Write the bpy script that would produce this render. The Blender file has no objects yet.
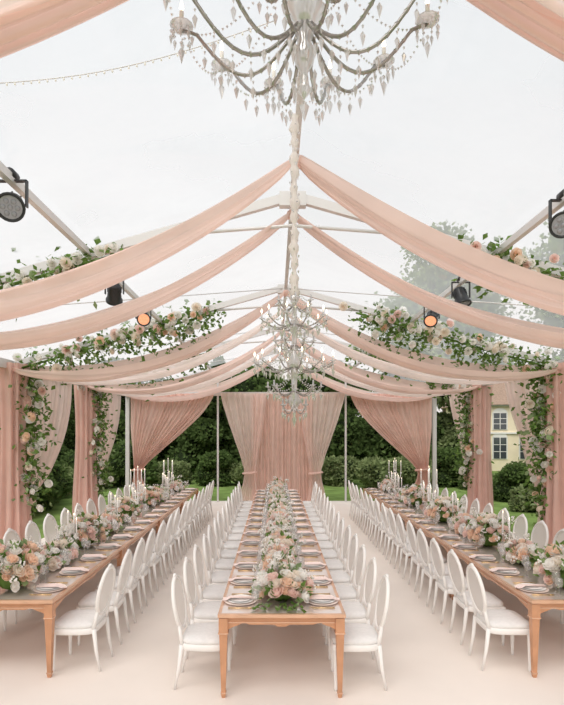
import bpy, math, random
from math import sin, cos, pi, radians, sqrt
from mathutils import Vector, Matrix, noise
random.seed(7)
R = random.random
def U(a, b): return a + (b - a) * random.random()
scene = bpy.context.scene
scene.view_settings.view_transform = 'Standard'
scene.view_settings.exposure = 0.0

# ---------------------------------------------------------------- materials
def mat_p(name, col, rough=0.6, metal=0.0, spec=0.5, nscale=0, namt=0.1, trans=0.0, emis=None, es=0, bump=0, sheen=0):
    m = bpy.data.materials.new(name); m.use_nodes = True
    nt = m.node_tree; b = nt.nodes['Principled BSDF']
    b.inputs['Base Color'].default_value = (*col, 1)
    b.inputs['Roughness'].default_value = rough
    b.inputs['Metallic'].default_value = metal
    b.inputs['Specular IOR Level'].default_value = spec
    b.inputs['Transmission Weight'].default_value = trans
    if emis:
        b.inputs['Emission Color'].default_value = (*emis, 1); b.inputs['Emission Strength'].default_value = es
    if nscale:
        tc = nt.nodes.new('ShaderNodeTexCoord'); n = nt.nodes.new('ShaderNodeTexNoise')
        n.inputs['Scale'].default_value = nscale; n.inputs['Detail'].default_value = 4
        nt.links.new(tc.outputs['Object'], n.inputs['Vector'])
        cr = nt.nodes.new('ShaderNodeValToRGB')
        cr.color_ramp.elements[0].position = .3; cr.color_ramp.elements[1].position = .7
        cr.color_ramp.elements[0].color = (*[c * (1 - namt) for c in col], 1)
        cr.color_ramp.elements[1].color = (*[min(1, c * (1 + namt)) for c in col], 1)
        nt.links.new(n.outputs['Fac'], cr.inputs['Fac']); nt.links.new(cr.outputs['Color'], b.inputs['Base Color'])
    return m

def mat_thin(name, col, tl=0.5, tp=0.0, nscale=0, namt=.1, tcol=None):
    """diffuse + translucent (+ transparent) for cloth / leaves / petals"""
    m = bpy.data.materials.new(name); m.use_nodes = True
    nt = m.node_tree; nt.nodes.clear()
    out = nt.nodes.new('ShaderNodeOutputMaterial')
    d = nt.nodes.new('ShaderNodeBsdfDiffuse'); t = nt.nodes.new('ShaderNodeBsdfTranslucent')
    mx = nt.nodes.new('ShaderNodeMixShader'); mx.inputs[0].default_value = tl
    d.inputs[0].default_value = (*col, 1); t.inputs[0].default_value = (*(tcol or col), 1)
    if nscale:
        tc = nt.nodes.new('ShaderNodeTexCoord'); n = nt.nodes.new('ShaderNodeTexNoise')
        n.inputs['Scale'].default_value = nscale
        nt.links.new(tc.outputs['Object'], n.inputs['Vector'])
        cr = nt.nodes.new('ShaderNodeValToRGB')
        cr.color_ramp.elements[0].position = .3; cr.color_ramp.elements[1].position = .7
        cr.color_ramp.elements[0].color = (*[c * (1 - namt) for c in col], 1)
        cr.color_ramp.elements[1].color = (*[min(1, c * (1 + namt)) for c in col], 1)
        nt.links.new(n.outputs['Fac'], cr.inputs['Fac']); nt.links.new(cr.outputs['Color'], d.inputs[0]); nt.links.new(cr.outputs['Color'], t.inputs[0])
    nt.links.new(d.outputs[0], mx.inputs[1]); nt.links.new(t.outputs[0], mx.inputs[2])
    last = mx
    if tp > 0:
        tr = nt.nodes.new('ShaderNodeBsdfTransparent'); m2 = nt.nodes.new('ShaderNodeMixShader'); m2.inputs[0].default_value = tp
        nt.links.new(mx.outputs[0], m2.inputs[1]); nt.links.new(tr.outputs[0], m2.inputs[2]); last = m2
    nt.links.new(last.outputs[0], out.inputs[0])
    return m

def mat_crystal(name, tint=(1, 1, 1), tp=.35, gl=.35, df=.30, rough=.05):
    m = bpy.data.materials.new(name); m.use_nodes = True
    nt = m.node_tree; nt.nodes.clear()
    out = nt.nodes.new('ShaderNodeOutputMaterial')
    tr = nt.nodes.new('ShaderNodeBsdfTransparent'); tr.inputs[0].default_value = (*tint, 1)
    g = nt.nodes.new('ShaderNodeBsdfGlossy'); g.inputs['Roughness'].default_value = rough
    d = nt.nodes.new('ShaderNodeBsdfTranslucent'); d.inputs[0].default_value = (.95, .93, .92, 1)
    a = nt.nodes.new('ShaderNodeMixShader'); a.inputs[0].default_value = gl / (gl + df)
    nt.links.new(d.outputs[0], a.inputs[1]); nt.links.new(g.outputs[0], a.inputs[2])
    b = nt.nodes.new('ShaderNodeMixShader'); b.inputs[0].default_value = tp
    nt.links.new(a.outputs[0], b.inputs[1]); nt.links.new(tr.outputs[0], b.inputs[2])
    nt.links.new(b.outputs[0], out.inputs[0])
    return m

M_floor = mat_p('carpet_cream', (.86, .775, .71), .9, spec=.15, nscale=1.2, namt=.03)
M_wood = mat_p('golden_wood', (.60, .31, .175), .34, metal=.25, nscale=6, namt=.12)
M_woodl = mat_p('golden_wood_edge', (.74, .46, .31), .25, metal=.4, nscale=6, namt=.1)
M_tabtop = mat_p('table_glass_top', (.80, .68, .62), .05, metal=.45, spec=.8)
M_white = mat_p('chair_white_paint', (.91, .88, .85), .35)
M_cush = mat_p('chair_cushion', (.82, .80, .785), .85, nscale=30, namt=.04)
M_cane = mat_thin('chair_back_panel', (.90, .87, .84), .5, .3)
M_alu = mat_p('tent_aluminium', (.68, .66, .65), .4, metal=.2)
M_pink = mat_thin('blush_curtain_cloth', (.86, .60, .525), .46, 0.0, 3, .06)
M_sheer = mat_thin('blush_sheer_cloth', (.92, .745, .68), .5, .15, 3, .06)
M_swag = mat_thin('blush_ceiling_cloth', (.915, .715, .65), .46, .05, 2, .05)
M_swag2 = mat_thin('pale_ceiling_cloth', (.95, .83, .78), .48, .2, 2, .05)
M_g1 = mat_thin('leaf_green', (.14, .23, .06), .3, 0, 8, .3)
M_g2 = mat_thin('leaf_sage', (.28, .37, .18), .3, 0, 8, .2)
M_blush = mat_thin('rose_blush', (.95, .75, .69), .4)
M_rwhite = mat_thin('rose_white', (.98, .955, .92), .4)
M_peach = mat_thin('rose_peach', (.97, .76, .61), .4)
M_cream = mat_thin('rose_cream', (.97, .89, .80), .4)
M_cry = mat_crystal('crystal', tp=.28, gl=.30, df=.36)
M_glass = mat_crystal('glassware', tp=.78, gl=.2, df=.35)
M_silver = mat_p('chandelier_silver', (.36, .33, .31), .3, metal=.8)
M_sleeve = mat_thin('chandelier_sleeve', (.94, .88, .85), .4, .1)
M_candle = mat_p('candle_wax', (.95, .92, .88), .5)
M_flame = mat_p('bulb_glow', (1, .9, .7), .5, emis=(1, .82, .6), es=3)
M_china = mat_p('porcelain', (.95, .93, .91), .45, spec=.3)
M_charger = mat_p('charger_blush', (.92, .78, .71), .5, spec=.3)
M_napkin = mat_p('napkin_blush', (.90, .72, .67), .8)
M_gold = mat_p('cutlery_gold', (.75, .55, .30), .25, metal=.9)
M_black = mat_p('lamp_black', (.02, .02, .022), .4)
M_lens = mat_p('lamp_lens', (.30, .30, .33), .08, spec=.9)
M_lensw = mat_p('lamp_lens_warm', (.7, .3, .15), .1, emis=(1, .45, .25), es=.7)
M_lawn = mat_p('lawn_grass', (.19, .28, .08), .95, spec=.1, nscale=1.5, namt=.3)
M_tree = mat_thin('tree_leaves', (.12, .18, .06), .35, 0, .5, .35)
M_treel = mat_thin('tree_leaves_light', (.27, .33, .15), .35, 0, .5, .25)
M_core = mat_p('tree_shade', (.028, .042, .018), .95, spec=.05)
M_bark = mat_p('bark', (.12, .09, .06), .9, nscale=5, namt=.3)
M_house = mat_p('house_plaster', (.92, .80, .60), .85, nscale=2, namt=.05)
M_roof = mat_p('house_roof_tile', (.36, .25, .19), .8, nscale=10, namt=.2)
M_wwin = mat_p('window_white', (.85, .83, .80), .5)
M_pane = mat_p('window_pane', (.07, .08, .09), .05, spec=.8)

# clear tent roof: mostly clear film with a light haze
M_clear = bpy.data.materials.new('clear_roof_film'); M_clear.use_nodes = True
nt = M_clear.node_tree; nt.nodes.clear()
o = nt.nodes.new('ShaderNodeOutputMaterial'); tr = nt.nodes.new('ShaderNodeBsdfTransparent')
tl = nt.nodes.new('ShaderNodeBsdfTranslucent'); tl.inputs[0].default_value = (.92, .92, .93, 1)
mx = nt.nodes.new('ShaderNodeMixShader')
tc = nt.nodes.new('ShaderNodeTexCoord'); nz = nt.nodes.new('ShaderNodeTexNoise'); nz.inputs['Scale'].default_value = .5
nz.inputs['Detail'].default_value = 5
mr = nt.nodes.new('ShaderNodeMapRange'); mr.inputs['From Min'].default_value = .3; mr.inputs['From Max'].default_value = .7
mr.inputs['To Min'].default_value = .22; mr.inputs['To Max'].default_value = .36
nt.links.new(tc.outputs['Object'], nz.inputs['Vector']); nt.links.new(nz.outputs['Fac'], mr.inputs['Value'])
nt.links.new(mr.outputs[0], mx.inputs[0])
nt.links.new(tr.outputs[0], mx.inputs[1]); nt.links.new(tl.outputs[0], mx.inputs[2])
gl = nt.nodes.new('ShaderNodeBsdfGlossy'); gl.inputs['Roughness'].default_value = .03
m2 = nt.nodes.new('ShaderNodeMixShader'); m2.inputs[0].default_value = .05
nt.links.new(mx.outputs[0], m2.inputs[1]); nt.links.new(gl.outputs[0], m2.inputs[2]); nt.links.new(m2.outputs[0], o.inputs[0])

# ---------------------------------------------------------------- mesh builder
class MB:
    def __init__(s): s.v = []; s.f = []; s.m = []; s.s = []
    def add(s, vs, fs, mat=0, smooth=True):
        o = len(s.v); s.v.extend([tuple(v) for v in vs])
        for f in fs: s.f.append(tuple(i + o for i in f)); s.m.append(mat); s.s.append(smooth)
    def xf(s, start, M):
        for i in range(start, len(s.v)): s.v[i] = tuple(M @ Vector(s.v[i]))
    def box(s, c, d, mat=0):
        x, y, z = c; a, b, e = d[0] / 2, d[1] / 2, d[2] / 2
        vs = [(x + i * a, y + j * b, z + k * e) for k in (-1, 1) for j in (-1, 1) for i in (-1, 1)]
        s.add(vs, [(0, 2, 3, 1), (4, 5, 7, 6), (0, 1, 5, 4), (2, 6, 7, 3), (0, 4, 6, 2), (1, 3, 7, 5)], mat, False)
    def frustum(s, cx, cy, z0, w0, z1, w1, mat=0):
        vs = []
        for z, w in ((z0, w0), (z1, w1)):
            for i, j in ((-1, -1), (1, -1), (1, 1), (-1, 1)): vs.append((cx + i * w / 2, cy + j * w / 2, z))
        s.add(vs, [(3, 2, 1, 0), (4, 5, 6, 7), (0, 1, 5, 4), (1, 2, 6, 5), (2, 3, 7, 6), (3, 0, 4, 7)], mat, False)
    def beam(s, p, q, w, h, mat=0):
        p = Vector(p); q = Vector(q); d = (q - p).normalized()
        up = Vector((0, 0, 1)) if abs(d.z) < .95 else Vector((0, 1, 0))
        sd = d.cross(up).normalized(); u = sd.cross(d).normalized()
        vs = []
        for e in (p, q):
            for i, j in ((-1, -1), (1, -1), (1, 1), (-1, 1)): vs.append(e + sd * (i * w / 2) + u * (j * h / 2))
        s.add(vs, [(3, 2, 1, 0), (4, 5, 6, 7), (0, 1, 5, 4), (1, 2, 6, 5), (2, 3, 7, 6), (3, 0, 4, 7)], mat, False)
    def tube(s, path, rad, mat=0, n=8, closed=False):
        P = [Vector(p) for p in path]; N = len(P)
        if not hasattr(rad, '__len__'): rad = [rad] * N
        ref = None; vs = []
        for i in range(N):
            if closed: t = (P[(i + 1) % N] - P[i - 1])
            else: t = P[min(i + 1, N - 1)] - P[max(i - 1, 0)]
            t.normalize()
            if ref is None: ref = t.orthogonal().normalized()
            ref = (ref - t * ref.dot(t)).normalized(); b = t.cross(ref)
            for k in range(n):
                a = 2 * pi * k / n; vs.append(P[i] + (ref * cos(a) + b * sin(a)) * rad[i])
        fs = []
        for i in range(N if closed else N - 1):
            j = (i + 1) % N
            for k in range(n): fs.append((i * n + k, i * n + (k + 1) % n, j * n + (k + 1) % n, j * n + k))
        if not closed: fs.append(tuple(range(n - 1, -1, -1))); fs.append(tuple((N - 1) * n + k for k in range(n)))
        s.add(vs, fs, mat)
    def lathe(s, prof, mat=0, n=16, c=(0, 0, 0), sy=1.0, smooth=True):
        vs = []; fs = []
        for r, z in prof:
            for k in range(n):
                a = 2 * pi * k / n; vs.append((c[0] + r * cos(a), c[1] + r * sin(a) * sy, c[2] + z))
        for i in range(len(prof) - 1):
            for k in range(n): fs.append((i * n + k, i * n + (k + 1) % n, (i + 1) * n + (k + 1) % n, (i + 1) * n + k))
        s.add(vs, fs, mat, smooth)
    def blob(s, c, r, mat=0, nu=10, nv=6, jit=0):
        vs = []; fs = []
        for j in range(nv + 1):
            th = pi * j / nv
            for i in range(nu):
                a = 2 * pi * i / nu; q = 1 + U(-jit, jit)
                vs.append((c[0] + r[0] * sin(th) * cos(a) * q, c[1] + r[1] * sin(th) * sin(a) * q, c[2] + r[2] * cos(th) * q))
        for j in range(nv):
            for i in range(nu): fs.append((j * nu + i, (j + 1) * nu + i, (j + 1) * nu + (i + 1) % nu, j * nu + (i + 1) % nu))
        s.add(vs, fs, mat)
    def octa(s, c, r, h, mat=0):
        x, y, z = c
        vs = [(x, y, z + h * .4)] + [(x + r * cos(a), y + r * sin(a), z + h * .12) for a in (0, pi / 2, pi, 1.5 * pi)] + [(x, y, z - h * .6)]
        s.add(vs, [(0, 1, 2), (0, 2, 3), (0, 3, 4), (0, 4, 1), (5, 2, 1), (5, 3, 2), (5, 4, 3), (5, 1, 4)], mat, False)
    def leaf(s, p, d, size, mat, wid=.35):
        p = Vector(p); d = Vector(d).normalized()
        sd = d.cross(Vector((U(-1, 1), U(-1, 1), U(-1, 1))))
        if sd.length < 1e-3: sd = d.orthogonal()
        sd.normalize(); n = sd.cross(d)
        m = p + d * size * .45
        s.add([p, m + sd * size * wid + n * size * .08, p + d * size, m - sd * size * wid + n * size * .08], [(0, 1, 2), (0, 2, 3)], mat, False)
    def rose(s, c, r, mat, up=(0, 0, 1)):
        st = len(s.v)
        for n, rr, h, fl, ph in ((3, .35, .95, .0, 0), (4, .62, .85, .12, .5), (6, .85, .62, .35, .2)):
            for k in range(n):
                a0 = ph + 2 * pi * k / n; hw = pi / n * 1.25; vs = []
                for j in range(4):
                    v = j / 3
                    for i in range(4):
                        u = i / 3 * 2 - 1
                        a = a0 + u * hw
                        rad = rr * (.25 + .75 * sin(v * 1.7)) + fl * v * v * (1 - .3 * u * u)
                        z = -.45 + (h + .45) * v - .18 * u * u * v - fl * .3 * v * v
                        vs.append((rad * cos(a), rad * sin(a), z))
                fs = [(j * 4 + i, j * 4 + i + 1, (j + 1) * 4 + i + 1, (j + 1) * 4 + i) for j in range(3) for i in range(3)]
                s.add(vs, fs, mat)
        q = Vector(up).normalized().to_track_quat('Z', 'Y').to_matrix().to_4x4()
        s.xf(st, Matrix.Translation(c) @ q @ Matrix.Rotation(U(0, 6), 4, 'Z') @ Matrix.Scale(r, 4))
    def mesh(s, name, mats):
        me = bpy.data.meshes.new(name); me.from_pydata(s.v, [], s.f)
        for m in mats: me.materials.append(m)
        me.polygons.foreach_set('material_index', s.m); me.polygons.foreach_set('use_smooth', s.s)
        me.update(); return me
def put(name, me, loc=(0, 0, 0), rot=(0, 0, 0), sc=(1, 1, 1)):
    ob = bpy.data.objects.new(name, me); scene.collection.objects.link(ob)
    ob.location = loc; ob.rotation_euler = rot; ob.scale = sc if hasattr(sc, '__len__') else (sc,) * 3
    return ob

# ---------------------------------------------------------------- dimensions
CX = .2; HALF = 5.1; EAVE = 3.6; RIDGE = 5.05; YB = 17.3
BAYS = [-1.75, 2.1, 5.9, 9.65, 13.4, 17.3]
XL = CX - HALF; XR = CX + HALF
def roofz(x): return RIDGE - (RIDGE - EAVE) * abs(x - CX) / HALF

# floor / ground
b = MB(); b.box((CX, (YB - 2) / 2 + .1, -.05), (2 * HALF + .5, YB + 2.4, .1), 0)
put('floor', b.mesh('floor', [M_floor]))
b = MB(); b.box((0, 30, -.2), (220, 200, .2), 0)
put('lawn', b.mesh('lawn', [M_lawn]))

# clear roof
b = MB()
for s in (-1, 1):
    for i in range(len(BAYS) - 1):
        y0, y1 = BAYS[i], BAYS[i + 1]
        n = 6
        vs = []; fs = []
        for j in range(n + 1):
            x = CX + s * (HALF + .05) * j / n
            for k in range(5):
                y = y0 + (y1 - y0) * k / 4
                z = roofz(x) + .12 - .03 * sin(pi * k / 4) * sin(pi * j / n)
                vs.append((x, y, z))
        for j in range(n):
            for k in range(4): fs.append((j * 5 + k, j * 5 + k + 1, (j + 1) * 5 + k + 1, (j + 1) * 5 + k))
        b.add(vs, fs, 0)
put('ceiling', b.mesh('ceiling', [M_clear]))

# tent frame
b = MB()
for y in BAYS:
    for s in (-1, 1):
        xe = CX + s * HALF
        b.beam((CX, y, RIDGE), (xe, y, EAVE), .07, .10)
        b.beam((xe, y, 0), (xe, y, EAVE + .05), .12, .12)
        b.box((xe, y, .01), (.3, .3, .02))
    b.box((CX, y, RIDGE - .04), (.3, .10, .16))
    b.tube([(CX - 1.4, y, roofz(CX - 1.4) - .04), (CX, y, RIDGE - .33), (CX + 1.4, y, roofz(CX + 1.4) - .04)], .02)
for s in (-1, 1):
    for off in (0, 2.3, HALF):
        if off == 0 and s == 1: continue
        x = CX + s * off
        b.beam((x, BAYS[0], roofz(x)), (x, YB, roofz(x)), .055 if off < 5 else .12, .07 if off < 5 else .16)
b.beam((XL, YB, EAVE), (XR, YB, EAVE), .10, .12)
for x in (-1.9, 2.35): b.beam((x, YB, 0), (x, YB, roofz(x)), .06, .06)
for i in range(2, len(BAYS) - 1):
    for s in (-1, 1):
        b.tube([(CX + s * 4.9, BAYS[i], roofz(CX + s * 4.9)), (CX, BAYS[i + 1], RIDGE - .02)], .008, n=5)
put('tent_frame', b.mesh('tent_frame', [M_alu]))

# ---------------------------------------------------------------- ceiling swags
def swag(d, mat, w=.5, sag=.55, seed=0, zoff=0, skew=0):
    b = MB(); rnd = random.Random(seed)
    for s in (-1, 1):
        p1, p2 = rnd.uniform(0, 6), rnd.uniform(0, 6)
        N, K = 48, 60; vs = []; fs = []
        z0 = RIDGE - .13 + zoff
        for i in range(N + 1):
            t = i / N
            x = CX + s * (.03 + (HALF - .1) * t)
            zc = z0 + (EAVE - .05 - z0) * t - sag * 4 * t * (1 - t) * (1.08 - .16 * t)
            ww = .15 + (w - .15) * max(0, sin(pi * min(t * 1.02, 1))) ** .55
            for k in range(K + 1):
                v = k / K * 2 - 1
                y = d + v * ww * .5 + skew * (x - CX)
                dz = -(1 - v * v) * ww * .22
                f = .024 * sin(v * 12 + p1 + .8 * sin(t * 5)) + .016 * sin(v * 25 + p2 + 2.2 * t) + .008 * sin(v * 43 + 9 * t)
                vs.append((x + .3 * f, y, zc + dz + f * (.6 + 1.2 * ww) + v * ww * .16))
        for i in range(N):
            for k in range(K): fs.append((i * (K + 1) + k, i * (K + 1) + k + 1, (i + 1) * (K + 1) + k + 1, (i + 1) * (K + 1) + k))
        b.add(vs, fs, 0)
    b.blob((CX, d, RIDGE - .15 + zoff), (.07, .09, .06), 0, 12, 6, .05)
    put('ceiling_drape', b.mesh('ceiling_drape', [mat]))
for i, (d, m, w) in enumerate([(2.16, M_swag2, .42), (2.36, M_swag, .30), (4.85, M_swag, .78), (6.05, M_swag, .76), (9.5, M_swag, .84), (10.9, M_swag2, .6),
                               (13.2, M_swag, .8), (14.7, M_swag2, .6), (17.0, M_swag, .7)]):
    swag(d, m, w, seed=i, sag=.5 if d < 3 else .55, skew=.07 if d < 3 else 0)

# ---------------------------------------------------------------- curtains
def interp(rows, z):
    for i in range(len(rows) - 1):
        if rows[i][0] >= z >= rows[i + 1][0]:
            t = (rows[i][0] - z) / (rows[i][0] - rows[i + 1][0] + 1e-9)
            return [rows[i][j] + (rows[i + 1][j] - rows[i][j]) * t for j in (1, 2)]
    return rows[-1][1:3]
def smoothrows(rows):
    out = []
    n = len(rows)
    for i in range(n - 1):
        p0 = rows[max(i - 1, 0)]; p1 = rows[i]; p2 = rows[i + 1]; p3 = rows[min(i + 2, n - 1)]
        for k in range(8):
            t = k / 8; r = []
            for j in range(3):
                if j == 0: r.append(p1[0] + (p2[0] - p1[0]) * t); continue
                r.append(.5 * (2 * p1[j] + (p2[j] - p0[j]) * t + (2 * p0[j] - 5 * p1[j] + 4 * p2[j] - p3[j]) * t * t + (3 * p1[j] - p0[j] - 3 * p2[j] + p3[j]) * t ** 3))
            out.append(r)
    out.append(list(rows[-1])); return out
def curtain(axis, pos, rows, mat, folds=10, amp=.05, name='curtain', tie=None):
    rr = smoothrows(rows); K = folds * 8; b = MB(); vs = []; fs = []; ph = U(0, 6)
    wmax = max(abs(r[2] - r[1]) for r in rr)
    for z, a, c in rr:
        w = abs(c - a); am = amp * (.45 + .55 * min(1, w / wmax))
        for k in range(K + 1):
            u = k / K
            q = a + (c - a) * (u + .012 * sin(2 * pi * u * 3 + ph))
            dsp = am * (sin(2 * pi * folds * u + ph + .4 * sin(z * 1.3)) + .35 * sin(2 * pi * folds * 1.63 * u + z))
            if w < .6: dsp += .05 * sin(pi * u)
            vs.append((q, pos + dsp, z) if axis == 'x' else (pos + dsp, q, z))
    for i in range(len(rr) - 1):
        for k in range(K): fs.append((i * (K + 1) + k, i * (K + 1) + k + 1, (i + 1) * (K + 1) + k + 1, (i + 1) * (K + 1) + k))
    b.add(vs, fs, 0)
    if tie is not None:
        a, c = interp(rr, tie)
        cc = (a + c) / 2; h = abs(c - a) / 2 + .03
        pts = []
        for k in range(20):
            t = 2 * pi * k / 20; p, q = h * cos(t), .13 * sin(t)
            pts.append((cc + p, pos + q, tie + .02 * cos(t)) if axis == 'x' else (pos + q, cc + p, tie + .02 * cos(t)))
        b.tube(pts, .035, 0, 6, True)
    put(name, b.mesh(name, [mat]))
def column(x, y, mat, r=.22, top=EAVE + .02, rx=1.0, ry=1.0):
    b = MB(); n = 96; vs = []; fs = []; ph = U(0, 6); rowz = [0.02 + (top - .02) * i / 22 for i in range(23)]
    for z in rowz:
        for k in range(n):
            a = 2 * pi * k / n
            q = r * (1 + .16 * sin(11 * a + ph + .25 * sin(z * 2)) + .07 * sin(17 * a + z * .5)) * (1.0 + .12 * cos(z * 1.4))
            vs.append((x + q * cos(a) * rx, y + q * sin(a) * ry, z))
    for i in range(len(rowz) - 1):
        for k in range(n): fs.append((i * n + k, i * n + (k + 1) % n, (i + 1) * n + (k + 1) % n, (i + 1) * n + k))
    b.add(vs, fs, 0); put('curtain_column', b.mesh('curtain_column', [mat]))
for s, X in ((-1, XL), (1, XR)):
    for y in BAYS[1:5]:
        column(X - s * .02, y, M_pink, .23, rx=1.05, ry=1.2)
        if y > 8:
            if s < 0:
                rows = [(EAVE, y + .75, y + 2.85), (2.9, y + .72, y + 2.75), (2.2, y + .6, y + 2.4), (1.5, y + .42, y + 1.7), (.95, y + .32, y + .75), (.5, y + .3, y + .8), (.03, y + .28, y + .95)]
            else:
                rows = [(EAVE, y + .45, y + 2.3), (2.9, y + .45, y + 2.0), (2.2, y + .42, y + 1.5), (1.5, y + .38, y + 1.1), (.95, y + .32, y + .72), (.5, y + .3, y + .78), (.03, y + .28, y + .95)]
            curtain('y', X - s * .02, rows, M_sheer, 9, .05, tie=.95)
# back wall
curtain('x', YB - .2, [(EAVE, XL + .15, -2.0), (3.0, XL + .15, -2.35), (2.4, XL + .15, -2.95), (1.8, XL + .2, -3.65), (1.1, XL + .25, -4.35), (.6, XL + .2, -4.3), (.03, XL + .15, -4.15)], M_pink, 16, .05, tie=1.1)
curtain('x', YB - .2, [(EAVE, 2.45, XR - .15), (3.0, 2.75, XR - .15), (2.4, 3.3, XR - .15), (1.8, 3.95, XR - .2), (1.1, 4.65, XR - .25), (.6, 4.6, XR - .2), (.03, 4.45, XR - .15)], M_pink, 16, .05, tie=1.1)
curtain('x', YB - .1, [(EAVE, -.75, 1.25), (2, -.72, 1.22), (.03, -.75, 1.25)], M_pink, 14, .045)
curtain('x', YB - .3, [(EAVE, -1.8, -.3), (3.0, -1.65, -.35), (2.2, -1.38, -.45), (1.3, -1.08, -.6), (.9, -1.02, -.64), (.03, -1.2, -.55)], M_sheer, 8, .045, tie=1.0)
curtain('x', YB - .3, [(EAVE, .8, 2.3), (3.0, .85, 2.15), (2.2, .95, 1.88), (1.3, 1.10, 1.58), (.9, 1.14, 1.52), (.03, 1.05, 1.7)], M_sheer, 8, .045, tie=1.0)

# ---------------------------------------------------------------- dining table module
FMATS = [M_g1, M_g2, M_blush, M_rwhite, M_peach, M_cream]
TW = 1.14; TL = 2.4; TH = .76
def table_mesh():
    b = MB(); hx, hy = TW / 2, TL / 2 - .003; rim = .03
    for s in (-1, 1):
        b.box((s * (hx - rim / 2), 0, TH - .016), (rim, 2 * hy, .032), 1)
        b.box((0, s * (hy - rim / 2), TH - .016), (2 * hx - 2 * rim, rim, .032), 1)
    b.box((0, 0, TH - .016), (2 * hx - 2 * rim, 2 * hy - 2 * rim, .03), 2)
    b.box((0, 0, TH - .042), (2 * hx - .05, 2 * hy - .05, .02), 0)
    def apron(L, M):
        n = 28; vs = []; fs = []
        for i in range(n + 1):
            u = i / n * 2 - 1; au = abs(u)
            zb = .655 - .055 * max(0, (au - .72) / .28) ** 1.6 + (.012 if .64 < au < .72 else 0) - (.018 if au < .1 else 0)
            x = u * L / 2
            for y in (-.012, .012):
                vs += [(x, y, zb), (x, y, TH - .05)]
        for i in range(n):
            q = i * 4; w = q + 4
            fs += [(q, w, w + 1, q + 1), (q + 2, q + 3, w + 3, w + 2), (q, q + 2, w + 2, w), (q + 1, w + 1, w + 3, q + 3)]
        st = len(b.v); b.add(vs, fs, 0, False)
        b.box((0, 0, .675), (L - .02, .034, .012), 1)
        b.xf(st, M)
    for s in (-1, 1):
        apron(TW - .14, Matrix.Translation((0, s * (hy - .05), 0)))
        apron(TL - .16, Matrix.Translation((s * (hx - .05), 0, 0)) @ Matrix.Rotation(pi / 2, 4, 'Z'))
        for t in (-1, 1):
            cx, cy = s * (hx - .048), t * (hy - .048)
            b.box((cx, cy, .655), (.080, .080, .13), 0)
            b.box((cx, cy, .585), (.090, .090, .012), 1)
            b.frustum(cx, cy, .04, .038, .579, .072, 0)
            b.box((cx, cy, .045), (.048, .048, .012), 1)
            b.frustum(cx, cy, 0, .030, .04, .044, 0)
    return b.mesh('dining_table', [M_wood, M_woodl, M_tabtop])
T = table_mesh()
ROWS = [(.06, 4.62, 0), (-2.14 - TW / 2, 5.0, -1), (2.47 + TW / 2, 5.0, 1)]
for xc, y0, _ in ROWS:
    for i in range(4): put('dining_table', T, (xc, y0 + TL * (i + .5), 0))

# ---------------------------------------------------------------- chair (faces +X)
def chair_mesh():
    b = MB()
    for sy in (-1, 1):
        b.lathe([(0, 0), (.012, 0), (.014, .02), (.017, .03), (.014, .04), (.024, .34), (.028, .355), (.022, .365), (.030, .375), (.030, .43), (0, .43)], 0, 10, (.19, sy * .195, 0))
        b.tube([(-.275, sy * .175, 0), (-.235, sy * .175, .2), (-.21, sy * .175, .42)], [.012, .018, .024], 0, 8)
    def ring(sx, sy, z, n=32, taper=.93):
        o = []
        for k in range(n):
            a = 2 * pi * k / n; c, s_ = cos(a), sin(a)
            x = sx * math.copysign(abs(c) ** .45, c); y = sy * math.copysign(abs(s_) ** .45, s_)
            y *= 1 if x > 0 else (1 - (1 - taper) * (-x / sx))
            o.append((x, y, z))
        return o
    def stack(rs, mat):
        vs = []; n = 32
        for r in rs: vs += r
        fs = [(i * n + k, i * n + (k + 1) % n, (i + 1) * n + (k + 1) % n, (i + 1) * n + k) for i in range(len(rs) - 1) for k in range(n)]
        fs += [tuple(range(n - 1, -1, -1)), tuple((len(rs) - 1) * n + k for k in range(n))]
        b.add(vs, fs, mat)
    stack([ring(.222, .228, .375), ring(.228, .234, .38), ring(.228, .234, .425), ring(.22, .226, .432)], 0)
    stack([ring(.212, .218, .43), ring(.222, .228, .445), ring(.220, .226, .465), ring(.195, .20, .484), ring(.12, .13, .492), ring(.03, .03, .494)], 1)
    tilt = Matrix.Translation((-.215, 0, .46)) @ Matrix.Rotation(radians(-10), 4, 'Y')
    st = len(b.v)
    n = 32; C = .30
    pts = [(0, .21 * sin(2 * pi * k / n), C + .24 * cos(2 * pi * k / n)) for k in range(n)]
    b.tube(pts, .019, 0, 8, True)
    for dx, mt in ((-.006, 2), (.008, 2)):
        vs = [(dx * 1.6, 0, C)]; m = 24
        for q in (.55, .97):
            vs += [(dx * (1.5 if q < .9 else .6), .20 * q * sin(2 * pi * k / m), C + .228 * q * cos(2 * pi * k / m)) for k in range(m)]
        fs = [(0, 1 + k, 1 + (k + 1) % m) for k in range(m)] + [(1 + k, 1 + m + k, 1 + m + (k + 1) % m, 1 + (k + 1) % m) for k in range(m)]
        b.add(vs, fs, mt)
    for sy in (-1, 1):
        b.tube([(0.005, sy * .172, -.05), (0, sy * .165, .05), (0, sy * .15, .135)], [.022, .018, .017], 0, 8)
    b.tube([(0, -.05, .553), (0, 0, .561), (0, .05, .553)], [.008, .018, .008], 0, 8)
    b.xf(st, tilt)
    return b.mesh('dining_chair', [M_white, M_cush, M_cane])
CH = chair_mesh()
CP = .635; NC = 15
for xc, y0, _ in ROWS:
    for s in (-1, 1):
        for i in range(NC):
            y = y0 + .36 + CP * i
            put('dining_chair', CH, (xc + s * (TW / 2 + .13 + U(-.012, .012)), y + U(-.012, .012), 0), (0, 0, (0 if s < 0 else pi) + U(-.04, .04)))

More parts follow.
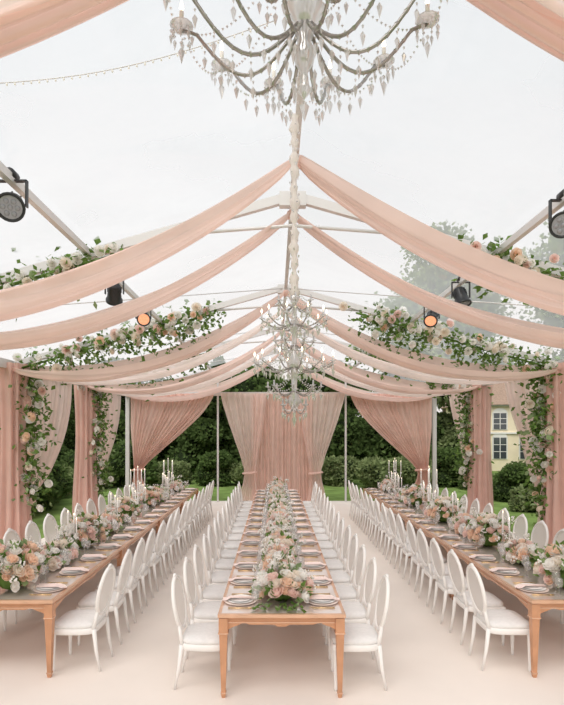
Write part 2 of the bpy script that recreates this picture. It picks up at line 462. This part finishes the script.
# ---------------------------------------------------------------- place setting
def place_mesh():
    b = MB()
    b.lathe([(0, .001), (.10, .001), (.155, .010), (.157, .013), (.10, .006), (0, .006)], 0, 32, smooth=False)
    b.lathe([(0, .008), (.08, .008), (.128, .021), (.130, .024), (.085, .013), (0, .013)], 1, 32, smooth=False)
    b.lathe([(0, .014), (.06, .015), (.095, .027), (.096, .030), (.06, .020), (0, .020)], 1, 28, smooth=False)
    vs = []; fs = []
    for i in range(9):
        for j in range(5):
            x = -.17 + .30 * i / 8; y = (-.04 + .08 * j / 4) * (1 + .25 * sin(i * .8))
            vs.append((x, y, .040 + .010 * sin(j * 2.2 + i * .3) - (.02 if i < 2 else 0)))
    for i in range(8):
        for j in range(4): fs.append((i * 5 + j, (i + 1) * 5 + j, (i + 1) * 5 + j + 1, i * 5 + j + 1))
    b.add(vs, fs, 2)
    for y, L, hd in ((-.19, .2, 1), (-.215, .19, 1), (.185, .21, 0), (.21, .18, 2)):
        b.tube([(-.1, y, .006), (0, y, .006), (-.1 + L, y, .006)], [.004, .003, .003], 3, 6)
        b.blob((-.1 + L, y, .007), (.03, .009 if hd else .007, .003), 3, 8, 4)
    return b.mesh('place_setting', [M_charger, M_china, M_napkin, M_gold])
def glass_mesh(h, r):
    b = MB()
    b.lathe([(0, 0), (.034, .001), (.030, .004), (.005, .010), (.004, h * .42), (.012, h * .46), (r * .85, h * .58), (r, h * .72), (r * .86, h), (r * .84, h), (r * .96, h * .72), (r * .8, h * .59), (0, h * .48)], 0, 16)
    return b.mesh('wine_glass', [M_glass])
PS = place_mesh(); G1 = glass_mesh(.23, .042); G2 = glass_mesh(.18, .038)
for xc, y0, _ in ROWS:
    for s in (-1, 1):
        for i in range(NC):
            y = y0 + .36 + CP * i
            rz = 0 if s < 0 else pi
            put('place_setting', PS, (xc + s * (TW / 2 - .18), y, TH), (0, 0, rz))
            put('wine_glass', G1, (xc + s * (TW / 2 - .345), y + .15 * s, TH))
            put('wine_glass', G2, (xc + s * (TW / 2 - .33), y + .235 * s, TH))

# ---------------------------------------------------------------- flowers
def centerpiece(L, W, H, nf, nl, trail=0, pal=(2, 2, 3, 3, 3, 4, 5, 5)):
    b = MB()
    b.blob((0, 0, H * .36), (W * .58, L * .42, H * .36), 0, 14, 8, .12)
    def surf(k=1.0):
        y = U(-1, 1); th = U(.08, pi - .08)
        e = sqrt(max(.05, 1 - .85 * y * y))
        p = Vector((W * cos(th) * e * k, y * L / 2, H * (.18 + .72 * sin(th) * e) * k))
        n = Vector((cos(th), y * .5, sin(th) + .15)).normalized()
        return p, n
    for i in range(nf):
        p, n = surf(U(.85, 1.18)); r = U(.032, .068)
        p.z = max(p.z, r + .01)
        b.rose(p, r, random.choice(pal), n)
    for i in range(nl):
        p, n = surf(U(.75, 1.15))
        d = (n + Vector((U(-1, 1), U(-1, 1), U(-.6, .6))) * .8)
        if p.z < .06: d.z = abs(d.z)
        b.leaf(p, d, U(.05, .11), random.choice([0, 1]), U(.22, .4))
    for i in range(8):
        p, n = surf(1.0); q = p + (n + Vector((U(-.5, .5), U(-.5, .5), .3))) * U(.06, .14)
        b.tube([p, (p + q) / 2 + Vector((0, 0, .01)), q], .0025, 1, 4)
        for k in range(7): b.blob(q + Vector((U(-.03, .03), U(-.03, .03), U(-.03, .03))), (.011,) * 3, 3, 6, 4)
    for i in range(trail):
        a = U(-.7, .9); p = Vector((a * W, -L / 2 + .06, .05)); d = Vector((a * .9, -1, 0)).normalized()
        for k in range(7):
            q = p + d * .028 * k; q.z = .02 + .02 * R()
            b.leaf(q, d + Vector((U(-.8, .8), 0, U(0, .3))), U(.05, .08), random.choice([0, 1]))
    return b.mesh('floral_centerpiece', FMATS)
CPf = centerpiece(.60, .24, .30, 88, 120, 6, pal=(2, 3, 3, 5, 5, 4, 2))
CPs = [centerpiece(.84, .17, .22, 90, 80, pal=(2, 2, 3, 3, 3, 5, 5, 4)) for _ in range(3)]
CPt = [centerpiece(.70, .25, .42, 96, 120, pal=(2, 2, 3, 3, 3, 4, 4, 5)) for _ in range(3)]
def candlesticks():
    b = MB()
    for x, y, h in ((-.05, -.03, .30), (.05, 0, .20), (-.01, .07, .25)):
        b.lathe([(0, 0), (.04, 0), (.04, .006), (.008, .02), (.006, h * .5), (.012, h * .54), (.006, h * .58), (.006, h - .02), (.02, h), (.016, h + .02), (0, h + .02)], 0, 12, (x, y, 0))
        b.lathe([(0, h), (.011, h), (.010, h + .25), (0, h + .255)], 1, 8, (x, y, 0))
        b.lathe([(0.001, h + .25), (.006, h + .265), (.001, h + .285)], 2, 6, (x, y, 0))
    return b.mesh('taper_candles', [M_glass, M_candle, M_flame])
def hurricane():
    b = MB()
    b.lathe([(.045, 0), (.045, .20), (.042, .20), (.042, .006), (0, .006)], 0, 16)
    b.lathe([(0, .007), (.026, .007), (.026, .12), (.02, .125), (0, .122)], 1, 12)
    b.lathe([(0.002, .12), (.006, .132), (.001, .15)], 2, 8)
    return b.mesh('candle_jar', [M_glass, M_candle, M_flame])
def candelabra():
    b = MB()
    b.lathe([(0, 0), (.08, 0), (.08, .012), (.03, .03), (.014, .06), (.012, .25), (.022, .28), (.012, .31), (.011, .55), (.02, .57), (0, .58)], 0, 14)
    for k in range(5):
        if k == 4: x, y, z = 0, 0, .60
        else:
            a = k * pi / 2 + .4; x, y, z = .15 * cos(a), .15 * sin(a), .54
            b.tube([(0, 0, .42), (x * .4, y * .4, .38), (x * .85, y * .85, .42), (x, y, z)], [.008] * 4, 0, 6)
        b.lathe([(0, 0), (.012, .0), (.028, .012), (.014, .018), (.014, .035), (0, .035)], 0, 10, (x, y, z))
        b.lathe([(0, .03), (.010, .03), (.009, .30), (0, .305)], 1, 8, (x, y, z))
        b.lathe([(0.001, .30), (.006, .315), (.001, .335)], 2, 6, (x, y, z))
    return b.mesh('candelabra', [M_white, M_candle, M_flame])
JAR = hurricane(); CAN = candelabra(); TAP = candlesticks()
xc, y0, _ = ROWS[0]
put('floral_centerpiece', CPf, (xc + .01, y0 + .46, TH))
for i in range(9):
    put('floral_centerpiece', random.choice(CPs), (xc + U(-.03, .03), y0 + 1.30 + .97 * i, TH), (0, 0, random.choice([0, pi])), (U(.9, 1.15), 1.0, U(.85, 1.2)))
    put('candle_jar', JAR, (xc + U(-.05, .05), y0 + 1.30 + .97 * i - .485, TH))
for xc, y0, s in ROWS[1:]:
    for i in range(10):
        tall = i % 2 == 0
        if i in (5, 8):
            put('candelabra', CAN, (xc, y0 + .42 + .97 * i, TH), (0, 0, U(0, 1)))
            for q in (-1, 1): put('taper_candles', TAP, (xc + q * .02, y0 + .42 + .97 * i + q * .3, TH))
            continue
        put('floral_centerpiece', random.choice(CPt if tall else CPs), (xc + U(-.02, .02), y0 + .42 + .97 * i, TH), (0, 0, random.choice([0, pi])), (1, 1, U(.95, 1.15)))
        if i < 9: put('taper_candles' if i % 2 else 'candle_jar', TAP if i % 2 else JAR, (xc + U(-.04, .04), y0 + .42 + .97 * i + .485, TH))

# garlands on frame
def garland(path, spread, nleaf, nfl, fsize=(.05, .09), hang=.4, lsize=(.09, .17)):
    b = MB(); P = [Vector(p) for p in path]
    b.tube(P, .02, 0, 6)
    def pt():
        i = random.randrange(len(P) - 1); t = R(); return P[i].lerp(P[i + 1], t)
    cl = [pt() for _ in range(max(3, nleaf // 45))]
    for i in range(nleaf):
        c = (random.choice(cl) if R() < .6 else pt()) + Vector((random.gauss(0, spread), random.gauss(0, spread), random.gauss(0, spread) - (U(0, hang) if R() < .2 else 0)))
        b.leaf(c, (U(-1, 1), U(-1, 1), U(-1, .5)), U(*lsize), random.choice([0, 0, 0, 1]), U(.25, .4))
    for i in range(nfl):
        c = (random.choice(cl) if R() < .6 else pt()) + Vector((random.gauss(0, spread * .8), random.gauss(0, spread * .6) - spread * .6, random.gauss(0, spread * .8)))
        b.rose(c, U(*fsize), random.choice([2, 3, 3, 3, 3, 5, 5, 4]), (U(-.6, .6), -1, U(-.6, .2)))
    for i in range(6):
        c = pt(); q = c.copy(); pts = [c.copy()]
        for k in range(5):
            q = q + Vector((U(-.06, .06), U(-.06, .06), -hang * .25)); pts.append(q.copy())
            for j in range(3): b.leaf(q, (U(-1, 1), U(-1, 1), U(-1, 0)), U(*lsize) * .8, 0)
        b.tube(pts, .005, 0, 4)
    put('floral_garland', b.mesh('floral_garland', FMATS))
def rpath(y, o0, o1, s, n=8):
    return [(CX + s * (o0 + (o1 - o0) * i / n), y - .06, roofz(CX + s * (o0 + (o1 - o0) * i / n)) - .12) for i in range(n + 1)]
for s in (-1, 1):
    garland(rpath(5.9, 1.9, 4.9, s), .10, 750, 64, hang=.25, fsize=(.035, .06), lsize=(.06, .11))
    garland(rpath(9.65, 1.3, 4.9, s), .14, 1050, 64, hang=.4, fsize=(.045, .08), lsize=(.07, .13))
    garland(rpath(13.4, 1.8, 4.9, s), .14, 500, 28, hang=.3)
    X = CX + s * (HALF - .3)
    for y in (9.65, 13.4):
        pts = [(X + s * .05 * sin(k * 1.3), y + .12 + .06 * sin(k), 3.55 - 2.5 * k / 8) for k in range(9)]
        garland(pts, .15, 900, 44, hang=.4, fsize=(.05, .085), lsize=(.08, .14))

# ---------------------------------------------------------------- chandeliers
def bead_chain(b, p, q, sag, n, r=.008, mat=1):
    p = Vector(p); q = Vector(q)
    for i in range(n + 1):
        t = i / n; c = p.lerp(q, t); c.z -= sag * 4 * t * (1 - t)
        b.octa(c, r, r * 2.2, mat)
def chandelier_big():
    b = MB()
    b.lathe([(0, .45), (.02, .44), (.05, .40), (.03, .36), (.03, .2), (.07, .15), (.09, .08), (.05, .02), (.03, -.06), (.05, -.10), (.04, -.15), (.015, -.19), (.02, -.24), (.03, -.27), (0, -.31)], 1, 16)
    b.lathe([(.015, .85), (.015, .4)], 0, 8)
    for tier, (n, Rr, dz, h) in enumerate(((12, .60, -.02, .0), (6, .34, .12, .2))):
        for k in range(n):
            a = 2 * pi * k / n + .13 + tier * .3; c, s = cos(a), sin(a)
            path = []
            for i in range(15):
                t = i / 14; r = .04 + (Rr - .04) * t
                z = h + .03 - .20 * sin(pi * min(1, t * 1.15)) * (1 - .25 * t) + .12 * t * t + dz
                path.append((r * c, r * s, z))
            b.tube(path, .008, 0, 6)
            for i in range(1, 15): b.octa(path[i], .013, .026, 1)
            ex, ey, ez = path[-1]
            b.lathe([(0, 0), (.02, .0), (.055, .018), (.057, .022), (.015, .012), (.012, .03), (0, .03)], 1, 12, (ex, ey, ez))
            b.lathe([(0, .02), (.011, .02), (.011, .09), (0, .092)], 2, 8, (ex, ey, ez))
            b.lathe([(0.001, .09), (.011, .105), (.008, .125), (.001, .15)], 3, 8, (ex, ey, ez))
            for j in range(8):
                aa = 2 * pi * j / 8; px, py = ex + .05 * cos(aa), ey + .05 * sin(aa)
                b.octa((px, py, ez - .005), .007, .02, 1); b.octa((px, py, ez - .04), .010, .055, 1)
            b.octa((ex, ey, ez - .06), .010, .03, 1); b.octa((ex, ey, ez - .11), .016, .085, 1)
            for i in (3, 5, 7, 9, 11):
                x, y, z = path[i]
                b.octa((x, y, z - .035), .006, .02, 1); b.octa((x, y, z - .08), .012, .065, 1)
            a2 = 2 * pi * (k + 1) / n + .13 + tier * .3
            bead_chain(b, (ex, ey, ez), (Rr * cos(a2), Rr * sin(a2), ez), .09, 14, .007)
            bead_chain(b, (ex, ey, ez), (.05 * c, .05 * s, .42), .16, 26, .007)
    for k in range(8):
        a = 2 * pi * k / 8; b.octa((.08 * cos(a), .08 * sin(a), -.16), .011, .075, 1); b.octa((.05 * cos(a), .05 * sin(a), -.25), .010, .06, 1)
    b.octa((0, 0, -.35), .022, .10, 1)
    return b.mesh('crystal_chandelier', [M_silver, M_cry, M_candle, M_flame, M_sleeve])
def chandelier_small():
    b = MB()
    n = 12; vs = []; fs = []
    for i in range(41):
        z = -.02 + 1.50 * i / 40; r = .028 + .010 * sin(i * 1.9) + .006 * sin(i * .7)
        for k in range(n): a = 2 * pi * k / n + i * .1; rr = r * (1 + .25 * sin(3 * a + i)); vs.append((rr * cos(a), rr * sin(a), z))
    for i in range(40):
        for k in range(n): fs.append((i * n + k, i * n + (k + 1) % n, (i + 1) * n + (k + 1) % n, (i + 1) * n + k))
    b.add(vs, fs, 4)
    for i in range(60):
        z = 1.46 * i / 60; a = i * 2.4; b.octa((.036 * cos(a), .036 * sin(a), z), .009, .03, 1)
    b.lathe([(0, 0), (.05, -.02), (.02, -.08), (.02, -.2), (.05, -.25), (.02, -.3), (.02, -.5), (.07, -.56), (.03, -.62), (.02, -.8), (.06, -.88), (.02, -.95), (0, -1.0)], 1, 14)
    for n, Rr, z0, drop in ((6, .15, -.10, .09), (10, .27, -.24, .10), (6, .16, -.42, .08), (12, .33, -.60, .10), (8, .22, -.80, .10), (6, .11, -.95, .09)):
        for k in range(n):
            a = 2 * pi * k / n + z0 * 5; c, s = cos(a), sin(a); path = []
            for i in range(9):
                t = i / 8; path.append(((.02 + (Rr - .02) * t) * c, (.02 + (Rr - .02) * t) * s, z0 - .05 * sin(pi * t) + .03 * t))
            b.tube(path, .005, 0, 5)
            ex, ey, ez = path[-1]
            b.lathe([(0, 0), (.028, .010), (.008, .008), (.007, .05), (0, .05)], 1, 8, (ex, ey, ez))
            if Rr > .22: b.lathe([(0.001, .05), (.009, .067), (.001, .09)], 3, 6, (ex, ey, ez))
            b.octa((ex, ey, ez - .03), .008, .02, 1); b.octa((ex, ey, ez - .07), .013, .06, 1)
            for i in (3, 6): b.octa((path[i][0], path[i][1], path[i][2] - .04), .011, .06, 1)
            a2 = a + 2 * pi / n
            bead_chain(b, (ex, ey, ez), (Rr * cos(a2), Rr * sin(a2), ez), .04, 9, .0065)
            bead_chain(b, (ex, ey, ez), (.03 * c, .03 * s, z0 + .14), .03, 9, .0065)
    b.octa((0, 0, -1.04), .02, .1, 1)
    return b.mesh('crystal_chandelier', [M_silver, M_cry, M_candle, M_flame, M_sleeve])
put('crystal_chandelier', chandelier_big(), (.13, 2.3, 4.17), (0, 0, .1))
put('crystal_chandelier', chandelier_small(), (.16, 4.3, 3.52))

# ---------------------------------------------------------------- stage lights
def stage_light(lens, aim):
    b = MB(); st = 0
    b.lathe([(0, .13), (.06, .13), (.085, .10), (.09, .0), (.10, -.10), (.115, -.11), (.115, -.14), (.098, -.14), (.095, -.12), (0, -.12)], 0, 22)
    b.lathe([(0, -.125), (.06, -.13), (.092, -.128)], 1, 22)
    for k in range(7):
        a = 2 * pi * k / 6; r = 0 if k == 6 else .055
        b.blob((r * cos(a), r * sin(a), -.130), (.022, .022, .012), 1, 8, 4)
    for k in range(8):
        a = 2 * pi * k / 8; b.box((.09 * cos(a), .09 * sin(a), .05), (.012, .012, .09), 0)
    q = Vector(aim).normalized().to_track_quat('-Z', 'Y').to_matrix().to_4x4()
    b.xf(st, q)
    for s in (-1, 1): b.box((s * .125, 0, .09), (.012, .04, .22), 0)
    b.box((0, 0, .20), (.262, .04, .012), 0)
    b.box((0, 0, .225), (.05, .06, .05), 0)
    b.tube([(0, -.05, .25), (0, .05, .25)], .045, 0, 10)
    return b.mesh('stage_light', [M_black, lens])
for x, y, lens, aim in ((CX - 2.3, 4.15, M_lens, (.3, -.8, -.5)), (CX + 2.3, 4.5, M_lens, (-.5, -.8, -.5)),
                        (CX - 2.3, 8.3, M_lensw, (.3, -1, -.5)), (CX + 2.3, 8.3, M_lensw, (-.4, -.8, -.7)), (CX + 2.3, 7.0, M_lens, (.2, -.3, -1)), (CX - 2.3, 6.8, M_lens, (-.2, .6, -.6))):
    put('stage_light', stage_light(lens, aim), (x, y, roofz(x) - .20), (0, 0, 0), .95)
# string of tiny lights
b = MB(); pts = []
for i in range(41):
    t = i / 40; pts.append((-2.0 + 2.0 * t, 3.2, 4.52 + .40 * t - .10 * sin(pi * t)))
b.tube(pts, .003, 0, 4)
for p in pts: b.blob((p[0], p[1], p[2] - .012), (.007, .007, .009), 1, 6, 4)
put('string_lights', b.mesh('string_lights', [M_alu, M_candle]))

# ---------------------------------------------------------------- garden
def tree_mesh(name, H, Wd, trunk, nlobe, nleaf, ls, mats, core=True, conif=False):
    b = MB()
    b.tube([(0, 0, -.1), (.1, 0, trunk * .6), (0, .1, H * .75)], [H * .022, H * .017, H * .005], 1, 8)
    lobes = []
    for i in range(nlobe):
        if conif:
            z = trunk + (H - trunk) * i / nlobe; r = Wd * (1 - i / nlobe) * .8 + .25; a = U(0, 6)
            lobes.append((Vector((.15 * cos(a), .15 * sin(a), z)), (r, r, (H - trunk) / nlobe * 1.2)))
        else:
            z = U(trunk, H * .88); k = sin(pi * min(1, max(.12, (z - trunk * .6) / (H - trunk * .6)))) ** .6
            a = U(0, 2 * pi); rr = Wd * k * U(.2, .8); r = Wd * U(.28, .48)
            lobes.append((Vector((rr * cos(a), rr * sin(a), z)), (r, r, r * .8)))
    for c, r in lobes:
        if not conif: b.tube([(0, 0, max(.1, c.z - 1.2)), c], [.05, .02], 1, 5)
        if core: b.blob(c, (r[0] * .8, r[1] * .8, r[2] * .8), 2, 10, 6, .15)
        for i in range(nleaf // nlobe):
            d = Vector((random.gauss(0, 1), random.gauss(0, 1), random.gauss(0, 1))).normalized(); q = U(.78, 1.15)
            if not core: q = U(.3, 1.25)
            b.leaf(c + Vector((d.x * r[0] * q, d.y * r[1] * q, d.z * r[2] * q)), d + Vector((U(-1, 1), U(-1, 1), U(-1, .4))), U(ls * .6, ls * 1.3), 0, .45)
    return b.mesh(name, mats)
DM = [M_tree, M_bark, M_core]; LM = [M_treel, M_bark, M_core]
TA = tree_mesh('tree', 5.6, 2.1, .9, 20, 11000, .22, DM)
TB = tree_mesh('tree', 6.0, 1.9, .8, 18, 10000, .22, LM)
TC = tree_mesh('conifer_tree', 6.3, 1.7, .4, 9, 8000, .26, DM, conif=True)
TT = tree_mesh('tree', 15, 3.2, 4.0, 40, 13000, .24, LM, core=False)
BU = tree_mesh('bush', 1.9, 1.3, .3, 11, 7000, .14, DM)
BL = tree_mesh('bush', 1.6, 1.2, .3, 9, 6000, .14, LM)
random.seed(21)
for i in range(26):
    x = -22 + 1.75 * i + U(-.4, .4); y = U(26, 30)
    if 10.6 < x < 15.5: continue
    put('tree', random.choice([TA, TA, TB, TC]), (x, y, -.1), (0, 0, U(0, 6)), U(.85, 1.08))
for i in range(22):
    x = -15 + 1.5 * i + U(-.4, .4)
    if 8.6 < x < 12.5: continue
    put('bush', random.choice([BU, BL, BL]), (x, U(22, 24), -.1), (0, 0, U(0, 6)), U(.8, 1.3))
for s in (-1, 1):
    for i in range(11):
        y = 8 + 1.7 * i + U(-.4, .4)
        xx = s * (10 + U(0, 1.5))
        if s == 1 and xx / y < .58: continue
        put('tree', random.choice([TA, TC, TB, TB]), (xx, y, -.1), (0, 0, U(0, 6)), U(.6, .70))
    for i in range(9):
        y = 9 + 1.8 * i + U(-.5, .5)
        put('bush', random.choice([BU, BU, BL]), (s * (7.6 + U(0, .8)), y, -.1), (0, 0, U(0, 6)), U(.5, .75) if s > 0 else U(.8, 1.1))
for x, y, sc in ((20, 34, 1.22), (24, 37, 1.35), (14.6, 44, 1.38), (12, 48, 1.1), (25, 30, 1.1), (17.5, 46, 1.1)):
    put('tree', TT, (x, y, -.1), (0, 0, U(0, 6)), sc)

# house
b = MB()
b.box((0, 0, 2.4), (9, 6, 4.8), 0)
b.add([(-4.9, -3.4, 4.75), (4.9, -3.4, 4.75), (4.9, 3.4, 4.75), (-4.9, 3.4, 4.75), (-3, 0, 7.2), (3, 0, 7.2)], [(0, 1, 5, 4), (2, 3, 4, 5), (1, 2, 5), (3, 0, 4), (3, 2, 1, 0)], 1, False)
for k in range(5):
    x = -3.6 + 1.8 * k
    for z, h in ((.9, 1.5), (3.0, 1.15)):
        b.box((x, -3.02, z + h / 2), (1.05, .06, h + .12), 2); b.box((x, -3.06, z + h / 2), (.86, .04, h), 3)
        vs = [(x, -3.07, z + h)] + [(x + .5 * cos(pi * j / 12), -3.07, z + h + .36 * sin(pi * j / 12)) for j in range(13)]
        b.add(vs, [(0, j + 1, j + 2) for j in range(12)], 2, False)
        b.box((x, -3.09, z + h / 2), (.05, .03, h), 2)
        for q in (.33, .66): b.box((x, -3.09, z + h * q), (.86, .03, .04), 2)
b.box((0, -3.05, 2.72), (9.1, .12, .12), 2); b.box((0, -3.05, 4.72), (9.3, .3, .16), 2)
put('house', b.mesh('house', [M_house, M_roof, M_wwin, M_pane]), (15.6, 34, -.1), (0, 0, -.15), .85)

# ---------------------------------------------------------------- light
w = bpy.data.worlds.new('sky'); scene.world = w; w.use_nodes = True; nt = w.node_tree
bg = nt.nodes['Background']
tc = nt.nodes.new('ShaderNodeTexCoord'); sp = nt.nodes.new('ShaderNodeSeparateXYZ'); cr = nt.nodes.new('ShaderNodeValToRGB')
nt.links.new(tc.outputs['Generated'], sp.inputs[0]); nt.links.new(sp.outputs['Z'], cr.inputs['Fac']); nt.links.new(cr.outputs['Color'], bg.inputs['Color'])
e = cr.color_ramp.elements; e[0].position = 0; e[0].color = (.94, .88, .85, 1); e[1].position = .85; e[1].color = (.69, .75, .79, 1)
m = cr.color_ramp.elements.new(.3); m.color = (.82, .81, .81, 1)
bg.inputs['Strength'].default_value = 1.0
sl = bpy.data.lights.new('sun', 'SUN'); sl.energy = 2.6; sl.angle = radians(50); sl.color = (1, .955, .90)
so = bpy.data.objects.new('sun', sl); scene.collection.objects.link(so); so.rotation_euler = (radians(35), radians(-16), 0)

# ---------------------------------------------------------------- camera
cam = bpy.data.cameras.new('camera'); co = bpy.data.objects.new('camera', cam); scene.collection.objects.link(co)
co.location = (0, 0, 2.4); co.rotation_euler = (pi / 2, 0, 0)
cam.sensor_width = 36; cam.lens = 520 / 705 * 36
cam.shift_y = 77.5 / 705; cam.shift_x = 7 / 705
scene.camera = co
